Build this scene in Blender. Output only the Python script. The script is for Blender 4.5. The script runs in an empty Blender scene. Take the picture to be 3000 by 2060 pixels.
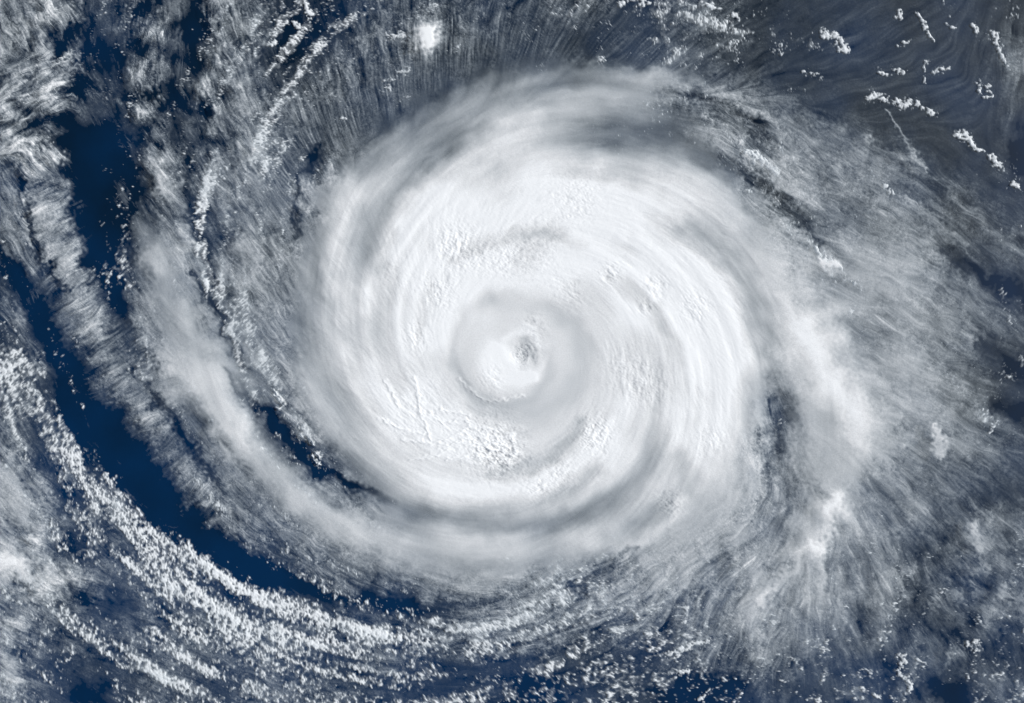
import bpy, math
import numpy as np

# ------------------------------------------------------------------ camera, sky, sun
# 1 unit = 1 km.  Photograph pixels (3000 x 2060) are read as a map: 0.3 km each.
KM = 0.3
CX, CY = 1500.0, 1030.0
sc = bpy.context.scene
col = sc.collection

cam_d = bpy.data.cameras.new("camera")
cam = bpy.data.objects.new("camera", cam_d)
col.objects.link(cam)
CAM_H = 1200.0
cam.location = (0, 0, CAM_H)
cam.rotation_euler = (0, 0, 0)
cam_d.sensor_width = 36.0
cam_d.lens = 36.0 * CAM_H / (3000 * KM)
cam_d.clip_start = 1.0
cam_d.clip_end = 20000.0
sc.camera = cam

SUN_EL, SUN_AZ = math.radians(40), math.radians(14)     # azimuth counted from +x towards +y
world = bpy.data.worlds.new("World")
sc.world = world
world.use_nodes = True
wn = world.node_tree
bg = wn.nodes["Background"]
sky = wn.nodes.new("ShaderNodeTexSky")
sky.sky_type = 'NISHITA'
sky.sun_disc = False
sky.sun_elevation = SUN_EL
sky.sun_rotation = math.radians(90) - SUN_AZ
sky.altitude = 3000
wn.links.new(sky.outputs[0], bg.inputs[0])
bg.inputs[1].default_value = 0.06

sun_d = bpy.data.lights.new("sun", 'SUN')
sun_d.energy = 4.2
sun_d.angle = math.radians(0.5)
sun_d.color = (1.0, 0.985, 0.965)
sun = bpy.data.objects.new("sun", sun_d)
col.objects.link(sun)
sun.location = (600, 150, 700)
sun.rotation_euler = (0, math.radians(90) - SUN_EL, SUN_AZ)

sc.view_settings.view_transform = 'Standard'
sc.view_settings.look = 'None'
sc.view_settings.exposure = 0.0
sc.view_settings.gamma = 1.0
sc.render.engine = 'CYCLES'
sc.cycles.pixel_filter_type = 'BLACKMAN_HARRIS'
sc.cycles.filter_width = 1.1
sc.cycles.max_bounces = 5
sc.cycles.diffuse_bounces = 2
sc.cycles.transparent_max_bounces = 12

F = np.float32
rng = np.random.default_rng(11)

# ------------------------------------------------------------------ maps read off the photograph
# one digit per cell of 75 x 73.6 photograph pixels: high cloud brightness, its shading included, used as thickness (0 none, 9 full)
HIGH = """
4552232244 2111223222 2232112221 1111111111
4431233134 1112333332 2211222221 1111111112
4532134224 1123233222 2222223212 1111111113
3443243234 2233232344 4556665442 1111111111
3422233244 3333224556 6665542455 4211111111
4410123224 3323355467 7654444453 4443111110
3420124244 3324565677 8877666534 6444431110
2530135345 4467768888 9999888764 4544422211
3540114324 4457688999 9999988775 5333442221
3352025425 4467688999 8899887776 6444444222
2352035535 4567689999 8999999877 7545554212
1144045435 4467789999 9988999987 7645554321
2134245534 5467789998 8888999986 7764454432
1224235545 4467789988 8888889996 7874454422
2201415664 5567888889 8888888997 7775564321
1200255664 3666889888 8888888886 4787555421
3110034265 1566799988 8888888886 3668655431
3111003356 2256788999 8889878886 3667644432
5101101435 4314678888 8888877876 4666543332
5401100343 4542467888 8877777776 4475443321
5421210133 4555555666 6666667665 4675443233
5411200102 2345666777 7677766665 5644533353
7521311201 1334456666 6554566545 4544442333
4543122110 1123223455 4434555446 5554443244
4431122221 2112223344 4444443456 5443332233
4222222222 2222222333 3322212335 4433232322
4112133222 2111221111 1111112233 3222232322
4210123212 3222111111 0011111011 2122232123
"""
# the same for the coverage by small low cumulus
LOW = """
0000210022 4522103121 1352344421 1000111212
0001200032 6532110020 1111114341 2300010031
0002100042 4341110100 0111122310 0000000002
0000200212 2421120000 0000002000 0200000000
0000200202 5311000000 0000133110 0000000000
0030021121 6200000000 0002110122 0010011101
0002031451 7310000000 0000000016 3002111122
0001111261 3100000000 0000000003 2212211012
0001211251 3000000000 0000000000 3222111011
1000410122 3000000000 0000000000 2421210112
1000500241 1000000000 0000000000 0330110001
1001221044 0000000000 0000000000 0032111002
2001221016 0000000000 0000000000 0021110213
3011341005 0000000000 0000000000 0002212112
6500130024 5000000000 0000000000 0000013223
6421103204 6100000000 0000000000 1000011323
5330000313 3300000000 0000000000 1000101232
4342000031 1410000000 0000000000 2000100132
2453110113 0231000000 0000000000 0000111210
0255411012 1012100000 0000000000 0000001011
0335521121 2100100000 0000000000 0001100211
2356354223 4310000000 0001100100 0012001102
3443456443 2331100000 2541101220 0030020102
4431356534 3431011000 5555433110 1200030201
3444245665 6644222111 6665544311 3112120112
3345455666 6767664676 5443445431 3221020131
3333456656 6655655434 3455555332 2331230132
3411435545 6555344444 4455541322 1233331134
"""

# direction of the streaks in the high cloud: x, y, angle in degrees (x right, y down)
FLOW = [(60,60,60),(100,250,150),(60,350,150),(150,440,50),(330,330,52),(300,400,50),(450,150,100),(640,250,68),
(700,400,60),(800,350,67),(1000,350,72),(1100,300,80),(1250,180,88),(1400,130,94),(850,470,55),(980,450,66),
(1100,460,145),(1350,400,150),(1550,120,107),(1700,130,123),(1850,150,133),(1950,150,138),(2100,200,145),
(2200,200,150),(1800,230,5),(2000,290,16),(1700,320,175),(1600,450,163),(1900,380,10),(2150,300,32),(2150,240,150),
(2200,450,38),(2400,60,150),(2600,120,150),(2450,250,165),(2600,300,165),(2800,300,160),(2700,400,170),(2350,380,40),
(2500,420,35),(2900,200,100),(2960,300,95),(2750,440,50),(2300,560,35),(2500,600,30),(2700,640,35),(2900,680,32),
(2350,700,22),(2550,750,20),(2700,800,25),(2850,780,40),(2350,850,18),(2500,900,25),(2700,930,35),(2900,950,40),
(2270,900,55),(2400,980,20),(2300,1100,75),(2400,1100,55),(2500,1080,25),(2650,1080,25),(2800,1100,20),(2950,1150,15),
(2450,1250,30),(2600,1250,20),(2750,1300,30),(2900,1300,25),(2300,1300,80),(2400,1400,60),(2550,1400,45),(2700,1450,40),
(2900,1450,45),(2350,1500,105),(2300,1600,120),(2270,1750,120),(2400,1650,95),(2420,1800,85),(2550,1650,65),
(2600,1750,65),(2500,1850,60),(2650,1700,60),(2800,1700,50),(2900,1750,30),(2800,1950,55),(2950,1950,70),(2150,1600,150),
(2200,1750,125),(2100,1850,110),(1900,1550,140),(1700,1600,150),(1650,1700,150),(1550,1600,155),(800,1550,35),
(950,1600,40),(1100,1650,28),(1250,1700,15),(1400,1650,8),(1450,1800,175),(1300,1550,10),(30,600,60),(60,750,60),
(30,950,55),(130,600,152),(170,700,150),(210,850,145),(260,980,148),(430,650,50),(450,800,60),(550,900,50),(650,700,52),
(720,900,55),(700,600,55),(50,1100,60),(200,1250,58),(300,1350,52),(350,1110,150),(430,1220,150),(500,1330,140),
(570,1450,135),(640,1200,55),(700,1300,50),(680,1400,46),(800,600,55),(850,800,60),(780,950,55),
(850,1050,40),(900,1150,40),(800,1450,50),(950,1500,40),(400,1600,40),(300,1800,20),(100,1700,30),(700,1800,25),
(1000,1900,10),(1700,1900,160)]

# bands (+) and lanes (-) of the high cloud, lane shading put in as thinner cloud: amplitude, [(x, y, half width), ...]
BANDS = [
(-1.0,[(1500,340,16),(1400,372,20),(1300,430,24),(1210,515,30),(1130,600,36),(1080,690,40),(1052,770,36),(1036,850,26)]),
(-0.6,[(955,560,14),(937,640,18),(927,720,20),(927,800,20),(940,880,14)]),
(0.6,[(1040,560,24),(1000,640,24),(985,740,26),(985,840,24)]),
(0.7,[(1560,360,30),(1420,430,40),(1300,520,40),(1200,640,40),(1130,760,40),(1080,880,30)]),
(0.8,[(1500,250,20),(1640,205,14),(1800,205,20),(1950,228,20),(2060,262,18),(2140,296,16),(2220,340,16),(2300,405,18)]),
(-2.3,[(1880,268,8),(1990,270,12),(2070,292,15),(2130,320,17),(2190,355,19),(2240,395,18),(2290,440,14)]),
(-1.0,[(1640,385,30),(1760,385,36),(1900,405,34),(2030,440,34),(2130,490,30),(2200,545,24)]),
(-2.2,[(2180,500,12),(2240,550,18),(2300,600,18),(2350,650,16),(2400,710,14)]),
(0.8,[(2060,380,18),(2130,420,20),(2200,460,26),(2270,520,22),(2360,580,16)]),
(-1.3,[(1930,635,22),(2030,675,30),(2110,740,32),(2170,820,30),(2205,890,24),(2235,960,16)]),
(0.5,[(1640,560,40),(1800,600,40),(1920,700,40),(2030,800,40),(2110,920,40),(2150,1050,40)]),
(-1.0,[(1780,790,14),(1840,845,20),(1900,895,20),(1950,955,18),(1985,1020,18),(2010,1090,12)]),
(-0.7,[(1330,760,16),(1420,720,20),(1520,690,20),(1620,690,16),(1720,730,14)]),
(-0.5,[(1260,820,18),(1240,900,18),(1235,980,14)]),
(-1.3,[(1965,1225,14),(1938,1300,26),(1900,1365,30),(1840,1425,30),(1770,1468,30),(1680,1512,28),(1560,1540,28),(1450,1545,28),(1330,1525,26),(1210,1495,22),(1120,1460,16)]),
(-0.9,[(1700,1240,14),(1660,1300,18),(1600,1345,18),(1520,1375,18),(1420,1390,12)]),
(0.5,[(1830,1180,24),(1790,1260,26),(1740,1320,28),(1660,1390,30),(1560,1425,30),(1420,1440,26),(1280,1420,24)]),
(-0.6,[(1760,1370,14),(1690,1420,16),(1620,1460,14)]),
(-0.7,[(2000,1340,20),(2010,1420,24),(1960,1480,24),(1880,1530,24),(1780,1570,20)]),
(0.8,[(2000,1470,18),(1960,1530,16),(1900,1570,16),(1830,1610,14),(1760,1650,12)]),
(-2.2,[(1860,1600,8),(1800,1640,13),(1730,1690,14),(1670,1730,10)]),
(-0.52,[(1592,1035,14),(1604,1090,18),(1580,1140,18),(1530,1175,18),(1470,1186,16),(1405,1168,14),(1350,1115,13),(1324,1040,14),(1334,965,18),(1368,908,20),(1425,875,24)]),
(-0.4,[(1430,875,26),(1550,892,26),(1640,925,26),(1700,985,26),(1715,1060,26),(1690,1130,28),(1620,1200,32),(1520,1232,32),(1420,1208,26),(1340,1140,16)]),
(1.3,[(1450,1040,28),(1470,1080,36),(1510,1105,26),(1560,1105,14)]),
(0.5,[(1480,985,12),(1540,968,10),(1585,1000,9),(1596,1050,9),(1575,1100,12)]),
(-0.7,[(1506,1000,6),(1530,992,6),(1552,1006,7),(1561,1030,7),(1560,1058,7),(1546,1080,6)]),
(0.5,[(2290,880,16),(2330,955,18),(2365,1010,20),(2412,1060,22),(2450,1130,24),(2480,1200,26),(2510,1280,24),(2550,1340,22)]),
(-1.7,[(2262,1130,12),(2276,1195,18),(2280,1260,20),(2268,1320,20),(2256,1385,16),(2250,1430,9)]),
(-0.9,[(2245,960,18),(2258,1040,18),(2262,1110,14)]),
(1.5,[(2440,1470,24),(2425,1550,26),(2370,1605,24),(2320,1665,20),(2270,1715,16),(2215,1760,12)]),
(1.3,[(2390,1590,18),(2405,1680,16),(2410,1780,14)]),
(1.4,[(2530,415,7),(2600,440,9),(2680,490,10),(2745,525,8)]),
(1.2,[(2780,560,10),(2860,632,13),(2930,688,14),(3010,750,14)]),
(1.0,[(2660,575,7),(2750,650,8),(2830,722,9),(2900,795,8)]),
(-1.6,[(2770,735,16),(2850,780,24),(2930,830,26),(3020,880,26)]),
(-1.2,[(2880,1010,20),(2960,1060,26),(3040,1110,30)]),
(-1.0,[(2920,1170,20),(3000,1220,30)]),
(2.6,[(2604,330,4),(2620,361,5),(2653,407,9),(2678,452,9),(2710,490,6)]),
(-2.6,[(190,330,30),(215,400,34),(238,515,38),(252,640,38),(278,720,36),(304,810,36),(348,880,34),(380,945,28),(410,1000,18)]),
(-2.4,[(120,1110,20),(200,1215,30),(295,1292,36),(390,1385,40),(485,1480,38),(575,1562,34),(690,1630,30),(800,1680,28),(900,1722,24),(990,1760,18)]),
(-3.0,[(382,1070,8),(438,1160,13),(500,1226,15),(565,1322,14),(615,1392,14),(690,1465,10)]),
(1.3,[(20,330,40),(75,500,44),(115,640,44),(175,740,38),(222,840,34),(258,905,32),(290,1000,32),(325,1120,32),(410,1205,34),(468,1288,34),(520,1385,32),(597,1452,32),(678,1532,30),(760,1590,24)]),
(-2.6,[(72,640,5),(108,740,7),(160,818,8),(185,850,7)]),
(-2.0,[(50,500,10),(70,600,10),(105,690,8)]),
(1.4,[(-20,540,16),(35,640,18),(60,715,18),(85,790,12)]),
(1.2,[(-10,840,14),(35,930,16),(85,1015,14),(115,1060,10)]),
(-2.6,[(-20,700,16),(20,780,18),(75,860,22),(130,960,30),(170,1060,30)]),
(0.9,[(395,640,24),(435,715,34),(470,790,38),(505,870,42),(560,950,46),(605,1050,50),(665,1150,54),(725,1270,56),(800,1380,56),(900,1475,50),(1030,1550,44)]),
(-3.0,[(745,1150,10),(790,1215,16),(850,1300,18),(920,1370,18),(1010,1410,15),(1090,1448,13),(1170,1480,10)]),
(-2.4,[(560,800,8),(600,860,12),(640,930,14),(675,1000,13),(715,1075,10)]),
(-1.8,[(540,520,12),(560,600,14),(590,690,16),(610,760,12)]),
(-1.6,[(440,520,10),(400,580,18),(360,660,24)]),
(-1.6,[(560,60,18),(545,150,24),(520,230,24),(545,330,20)]),
(1.2,[(430,440,10),(455,500,13),(470,560,12)]),
(1.0,[(400,60,20),(425,140,22),(410,220,20)]),
(0.9,[(590,210,6),(610,290,8),(650,360,9),(690,430,8)]),
(-2.2,[(930,430,12),(900,480,14),(880,540,12),(868,600,9),(862,690,8)]),
(-1.0,[(1430,180,20),(1400,215,18),(1340,250,18),(1240,300,18),(1130,370,16)]),
(-1.9,[(840,1695,16),(950,1745,20),(1060,1765,20),(1180,1790,20),(1300,1800,18),(1420,1800,12)]),
(-1.4,[(1060,1730,14),(1150,1760,18),(1260,1775,16),(1380,1770,12),(1450,1785,10)]),
(-1.8,[(1940,2040,22),(2050,2010,24),(2160,2010,22)]),
(-1.6,[(2730,2010,30),(2790,2030,30)]),
(-1.4,[(2620,1990,18),(2600,2060,20)]),
(-1.3,[(2690,1600,14),(2700,1690,16),(2680,1790,16)]),
(1.6,[(2850,1545,11),(2862,1522,12),(2885,1510,12),(2902,1526,10)]),
(2.0,[(2860,1535,11),(2864,1580,13),(2872,1630,14),(2880,1680,12)]),
(2.6,[(2735,1245,8),(2745,1280,11),(2752,1310,12),(2756,1335,9)]),
(1.0,[(2930,500,20),(2985,180,22)]),
(7.0,[(1247,122,25),(1252,108,30),(1260,96,28),(1266,90,20)]),
(2.6,[(2412,757,12),(2428,772,15),(2448,788,12)]),
(1.3,[(116,387,9),(155,452,13),(187,516,8)]),
(1.6,[(384,640,12),(418,706,26),(452,775,28)]),
(1.1,[(349,820,14),(387,904,18),(439,1000,18),(500,1090,16)]),
(1.3,[(426,387,8),(445,452,13),(478,549,13),(492,590,8)]),
(0.9,[(407,161,20),(420,258,24),(420,355,16)]),
(1.2,[(684,129,14),(704,271,18),(708,330,12)]),
(1.1,[(607,226,5),(620,310,7),(652,387,7),(697,465,7)]),
(1.1,[(646,613,10),(684,678,15),(742,742,16),(755,807,12)]),
(1.0,[(736,452,8),(749,536,10)]),
(-2.0,[(252,-20,9),(258,40,11),(245,165,9)]),
(-1.4,[(361,420,16),(387,549,18),(361,645,14)]),
(-0.9,[(490,129,24),(478,194,24),(503,323,22),(516,400,18)]),
(-1.4,[(562,645,12),(581,710,14),(613,807,14),(639,891,12)]),
(0.9,[(484,1030,36),(581,1159,42),(710,1288,44),(839,1417,42),(968,1514,40),(1162,1611,36)]),
(-1.6,[(655,1080,9),(723,1172,13),(807,1243,15)]),
(1.4,[(20,1400,26),(60,1450,34),(70,1520,32)]),
(1.6,[(0,1620,26),(40,1650,28),(140,1690,22),(250,1690,16)]),
(1.6,[(0,1920,16),(25,1940,18),(40,2000,16)]),
]
# the bright cauliflower rims and ropes on the cloud tops
ROPES = [[(1215,1105),(1222,1140),(1229,1190),(1231,1215),(1246,1240),(1255,1270),(1262,1298)],
[(1110,1225),(1150,1245),(1190,1262),(1240,1270)],[(1180,1290),(1230,1292),(1262,1300),(1310,1285),(1350,1265),(1375,1245)],
[(1285,1310),(1330,1300),(1370,1280)],[(1240,1215),(1290,1205),(1340,1208),(1375,1215)],[(1130,1115),(1150,1150),(1165,1185)],
[(1200,1345),(1270,1335),(1310,1318)],[(1310,1345),(1370,1340),(1430,1330)],[(1280,1230),(1310,1240),(1350,1228),(1380,1235)],
[(1395,1158),(1420,1172),(1450,1172),(1490,1168),(1530,1158)],[(1345,1110),(1368,1135),(1392,1150)],
[(1400,1320),(1430,1310),(1460,1300)],[(1500,1290),(1512,1320),(1490,1345)]]
# crinkled convective patches on the tops: x, y, radius, strength
CRINKLE = [(1690,585,75,1),(1350,740,60,1),(1285,860,55,1.2),(1220,985,45,1),(1560,730,90,.8),(1460,760,60,.8),(1790,800,35,1.3),
(1920,840,40,1),(2040,900,45,1.2),(1890,900,20,1.4),(1840,1080,75,.8),(1740,1270,55,1.8),(1430,1300,90,1.5),
(1470,1330,60,1.8),(1640,1380,60,1),(1570,1430,40,1),(1230,1200,110,.7),(1900,1140,60,.8),(1330,700,60,.8),(1670,860,50,.8),
(1560,960,40,.8),(1440,1110,40,.9),(1960,1470,40,1.2),(2200,1310,40,1),(1150,800,60,.5),(2080,1290,50,.8),(1540,1035,36,1.6)]

# clearly separate low clouds: name, label, group, amplitude, [(x, y, half width), ...]
POP = 'small cumulus clouds scattered outside the hurricane'
SINGLE = [
('cumulus_cloud','long ragged white cumulus island tapering to a point over dark sea',None,2.0,[(2410,88,7),(2434,104,10),(2458,122,12),(2478,138,13),(2488,147,9)]),
('cumulus_cloud','thin crooked line of joined white cumulus puffs over dark grey sea',None,1.8,[(2686,35,5),(2697,55,5),(2706,72,7),(2722,92,6),(2731,108,4)]),
('cumulus_cloud','compact pair of white puffs just past the crooked cumulus line',POP,1.8,[(2774,68,6),(2782,80,8),(2795,84,4)]),
('cumulus_cloud','small knobbly cumulus between crooked cumulus line and ragged island cloud',POP,1.7,[(2624,48,5),(2632,44,8),(2638,54,6)]),
('cumulus_cloud','dense white cumulus wedge above the long broken cumulus chain',None,2.0,[(2855,70,8),(2866,82,9),(2872,96,7)]),
('cumulus_cloud','long broken cumulus chain hanging under grey cirrus puffs',None,1.9,[(2903,92,8),(2924,122,8),(2934,150,7),(2936,172,11),(2950,190,9)]),
('cumulus_cloud','short feathered cumulus sliver lying alone on dark sea',None,1.6,[(2636,132,5),(2652,124,6),(2672,117,4)]),
('cumulus_cloud','C-shaped arc of tiny cumulus beads open towards a comet cloud',None,1.6,[(2733,174,4),(2714,177,5),(2706,192,3),(2705,208,3),(2711,223,3),(2720,240,4)]),
('cumulus_cloud','white comet-shaped cumulus inside the C-shaped arc of beads',None,1.8,[(2738,204,8),(2755,202,8),(2775,200,7),(2783,201,4)]),
('cumulus_cloud','ragged oval cumulus beside a smaller fish-shaped cumulus',None,1.8,[(2570,195,8),(2584,204,10),(2600,215,7)]),
('cumulus_cloud','small fish-shaped cumulus beside a ragged oval cumulus',None,1.8,[(2624,197,5),(2636,208,8),(2652,211,7)]),
('cumulus_cloud','closed ring of thin white cumulus around a dark hole',None,1.7,[(2884,264,4),(2896,262,4),(2905,272,4),(2902,284,4),(2890,287,4),(2880,282,3)]),
('cumulus_cloud','beaded cumulus hook curling towards the closed cumulus ring',None,1.6,[(2894,242,5),(2878,246,4),(2866,258,4),(2868,268,4),(2878,272,3)]),
('cumulus_cloud','plump white oval cumulus at the end of a four cloud row',None,2.1,[(2552,284,14),(2572,286,14),(2595,290,13)]),
('cumulus_cloud','broad spreading cumulus second in the four cloud row',None,1.9,[(2625,285,9),(2640,300,13),(2662,302,12)]),
('cumulus_cloud','upright ragged cumulus third in the four cloud row',None,1.8,[(2684,294,9),(2693,310,11),(2704,320,7)]),
('cumulus_cloud','triangular cumulus last in the four cloud row',None,1.9,[(2722,330,10),(2732,340,12),(2716,338,8)]),
('cumulus_cloud','solid sausage-shaped cumulus bank narrowing to a bead trail',None,2.2,[(2806,396,12),(2830,404,14),(2855,422,13),(2880,434,9)]),
('cumulus_cloud','star-shaped cumulus at the end of the bead trail',None,1.9,[(2900,468,9),(2915,476,11),(2925,484,8)]),
('cumulus_cloud','speckled cumulus patch between grey cirrus and dark sea',POP,1.2,[(2360,218,8),(2385,222,11),(2408,226,7)]),
('cumulus_cloud','round white cumulus pushing through the frayed cirrus rim',None,1.7,[(2603,545,9),(2610,556,10)]),
('cumulus_cloud','bright hooked cumulus over the darkest blue sea',None,1.8,[(2968,538,7),(2980,541,6),(2992,550,4)]),
('storm_tower','elongated white storm tower in the torn gap beside the shield',None,2.4,[(2392,735,9),(2420,762,16),(2445,785,14),(2462,792,9)]),
('storm_tower','bright white cauliflower storm line along the blue gap',None,2.4,[(2185,440,10),(2205,452,15),(2228,464,18),(2255,486,15),(2280,510,9)]),
('storm_tower','small white storm tower standing in streaky grey outflow cloud',None,2.0,[(2480,905,8),(2492,912,7)]),
('storm_tower','pale knotted storm tower beside the elongated white storm tower',None,1.7,[(2480,822,9),(2500,832,10),(2520,838,8)]),
('storm_tower','bright white cauliflower tower rising at the edge of the blue gap under the shield',None,2.2,[(893,1255,12),(903,1282,11),(913,1302,9)]),
('storm_tower','tooth-shaped white cumulus standing alone in the blue gap',None,2.2,[(926,1330,9),(936,1340,11),(930,1356,7)]),
('storm_tower','ragged white tower at the upper end of the blue gap',None,2.0,[(800,1150,8),(814,1165,9),(826,1185,9),(815,1200,6)]),
('cumulus_cloud','tall bright cumulus clump over clear blue water near the dotted line',None,2.2,[(897,10,10),(902,28,11),(908,42,6)]),
('cumulus_cloud','white cumulus clump below the tall bright clump',None,2.0,[(858,68,9),(876,72,12),(892,86,6)]),
('cumulus_cloud','hill-shaped white cumulus next to the dotted cloud line',None,2.0,[(780,132,9),(796,124,12),(812,120,7)]),
('cumulus_cloud','small triangular cumulus next to the hill-shaped one',None,1.9,[(830,140,7),(838,152,8)]),
('cumulus_cloud','spreading white cumulus beside the round thunderhead',None,1.7,[(1130,108,8),(1155,110,10),(1180,104,10),(1200,106,6),(1160,92,6)]),
('cumulus_cloud','comb-edged cumulus bar lying across the cirrus teeth',None,1.8,[(1158,214,6),(1178,206,8),(1202,198,8)]),
('cumulus_cloud','slim cumulus bar below the comb-edged bar',POP,1.5,[(1122,230,4),(1150,230,5)]),
('cumulus_cloud','slim cumulus bar below the comb-edged bar',POP,1.5,[(1125,246,4),(1152,249,5)]),
('cumulus_cloud','tiny bright puff at the foot of the cirrus teeth',POP,1.7,[(1000,342,6),(1008,344,5)]),
('cumulus_cloud','ragged cumulus bank in the dotted field above the shield',POP,1.8,[(1822,4,12),(1838,12,10)]),
('cumulus_cloud','ragged cumulus bank in the dotted field above the shield',POP,1.8,[(1882,4,10),(1896,9,9)]),
('cumulus_cloud','wide flaky cumulus bank where the dotted field thickens',None,1.9,[(2060,10,12),(2085,20,15),(2104,24,10)]),
('cumulus_cloud','flaky cumulus next to the wide flaky bank',POP,1.7,[(2140,52,9),(2155,46,10),(2165,56,7)]),
('cumulus_cloud','large white cumulus island at the edge of the deep blue water',None,2.0,[(1958,1918,10),(1985,1908,15),(2010,1900,13),(2050,1892,14),(2075,1876,12)]),
('cumulus_cloud','round fluffy cumulus below the large white island',None,2.0,[(1980,1978,12),(2000,1970,14),(2012,1968,9)]),
('cumulus_cloud','curled hook of cumulus beside the large white island',None,1.8,[(1998,1782,6),(2012,1790,8),(2016,1808,7),(2004,1830,6)]),
('cumulus_cloud','torn cumulus at the bottom of the deep blue gulf',None,1.9,[(2055,2050,9),(2068,2034,9),(2078,2022,5)]),
('cumulus_cloud','jagged upright cumulus over dark water among grey wisps',None,1.7,[(2630,1915,10),(2642,1935,10),(2645,1965,9),(2660,1990,9),(2665,2030,7)]),
('cumulus_cloud','forked white cumulus among the mottled grey wisps',None,1.6,[(2835,1880,8),(2850,1895,8),(2862,1875,7),(2852,1915,7)]),
('cumulus_cloud','small knob of cumulus by itself below the forked streamers',POP,1.8,[(2570,2035,8),(2578,2042,7)]),
('cumulus_cloud','small knob of cumulus by itself below the forked streamers',POP,1.8,[(2514,2018,6)]),
('cumulus_cloud','small knob of cumulus by itself below the forked streamers',POP,1.8,[(2618,2045,7)]),
('cumulus_cloud','L-shaped cumulus scrap in the thin grey veil',None,1.6,[(2900,1268,4),(2905,1252,5),(2916,1242,7)]),
]
# rows of small cumulus: coverage added, [(x, y, half width), ...]
ROWS = [
(3.8,[(1040,40,7),(985,95,10),(930,150,11),(880,205,12),(830,275,15),(790,345,18),(765,420,20),(755,500,20)]),
(3.0,[(1085,30,8),(1040,60,8),(1000,110,8)]),
(4.0,[(600,540,20),(590,600,20),(572,640,14)]),
(4.5,[(555,720,12),(590,735,18),(600,790,22),(640,830,26),(675,880,30),(700,950,28),(745,1015,24),(800,1110,18)]),
(4.0,[(10,1050,26),(95,1160,30),(160,1288,30),(226,1385,32),(290,1466,36),(387,1540,36),(470,1620,34),(560,1700,32),(690,1790,30),(800,1850,30)]),
(4.0,[(45,1020,12),(130,1150,15),(194,1240,16),(274,1337,15),(330,1405,13),(420,1500,10)]),
(3.5,[(440,1560,18),(540,1620,20),(640,1700,18),(760,1750,18)]),
(4.5,[(800,1740,18),(900,1790,22),(1010,1850,24),(1130,1860,22),(1270,1830,18),(1400,1835,22),(1500,1830,20)]),
(3.0,[(1500,1770,14),(1580,1750,12),(1650,1700,14),(1720,1650,14),(1800,1610,12)]),
(3.5,[(330,730,18),(345,790,18),(370,840,14)]),
(3.0,[(375,1030,20),(420,1090,22),(470,1150,18),(500,1180,12)]),
(2.5,[(2940,840,5),(2950,900,5),(2960,960,6),(2985,1020,6),(3000,1070,6)]),
(3.0,[(2935,820,4),(2930,880,4),(2950,940,4)]),
(2.5,[(2720,1040,6),(2790,1100,10),(2860,1160,10),(2900,1210,12),(2910,1250,10)]),
(2.5,[(2960,1090,5),(2985,1130,6)]),
(2.0,[(2250,560,8),(2330,640,14),(2380,700,14),(2450,760,10),(2500,820,8)]),
(3.5,[(2000,40,20),(2090,70,22),(2200,90,16),(2260,100,12)]),
(2.5,[(1830,90,14),(1920,120,14),(1990,170,18)]),
(2.5,[(2360,120,10),(2400,150,12)]),
(-6,[(190,330,30),(215,400,34),(238,515,36),(250,640,32),(270,700,26)]),
(-6,[(330,960,18),(350,1000,18)]),
(-6,[(120,1110,18),(200,1215,24),(300,1292,32),(395,1385,38),(490,1480,36),(575,1562,26),(690,1630,22),(800,1690,20),(900,1735,18)]),
(-4,[(70,1250,12),(110,1340,16),(150,1400,18),(190,1460,12)]),
(-5,[(270,1720,26),(330,1760,30),(390,1810,24)]),
(-5,[(230,1960,26),(290,2010,36),(270,2050,36)]),
(-3,[(1300,1880,16),(1340,1890,18)]),
(2.5,[(323,1611,10),(413,1675,14),(490,1727,14)]),
(2.5,[(387,1579,18),(484,1656,22),(568,1714,24),(646,1772,24),(710,1805,22)]),
(3.0,[(452,1592,9),(549,1630,12),(646,1682,13),(775,1760,15),(904,1805,16),(1097,1830,16)]),
(-4.5,[(560,1672,7),(646,1729,9),(735,1776,8)]),
(2.0,[(452,1824,14),(581,1850,20),(710,1869,22),(904,1901,20)]),
(2.0,[(290,1837,12),(387,1863,15),(452,1901,13)]),
(2.0,[(484,1998,14),(600,2025,16)]),
(-5,[(194,1734,12),(258,1740,18),(310,1760,20),(400,1805,18),(470,1832,10)]),
(-3.5,[(780,1990,14),(810,1995,14)]),
(-3,[(570,1915,10),(610,1920,10)]),
(-3,[(1291,1953,14),(1380,1960,18),(1485,1960,14)]),
(-4,[(640,2000,20),(690,2000,20)]),
]

# ------------------------------------------------------------------ field tools
def parse(txt):
    return np.array([[int(c) for c in l.replace(' ', '')] for l in txt.strip().splitlines()], F)

class Grid:
    def __init__(s, step, mx=240, my=200):
        s.step = step
        s.x = np.arange(-mx, 3000 + mx + step, step, dtype=F)
        s.y = np.arange(-my, 2060 + my + step, step, dtype=F)
        s.X, s.Y = np.meshgrid(s.x, s.y)
        s.sh = s.X.shape

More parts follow.
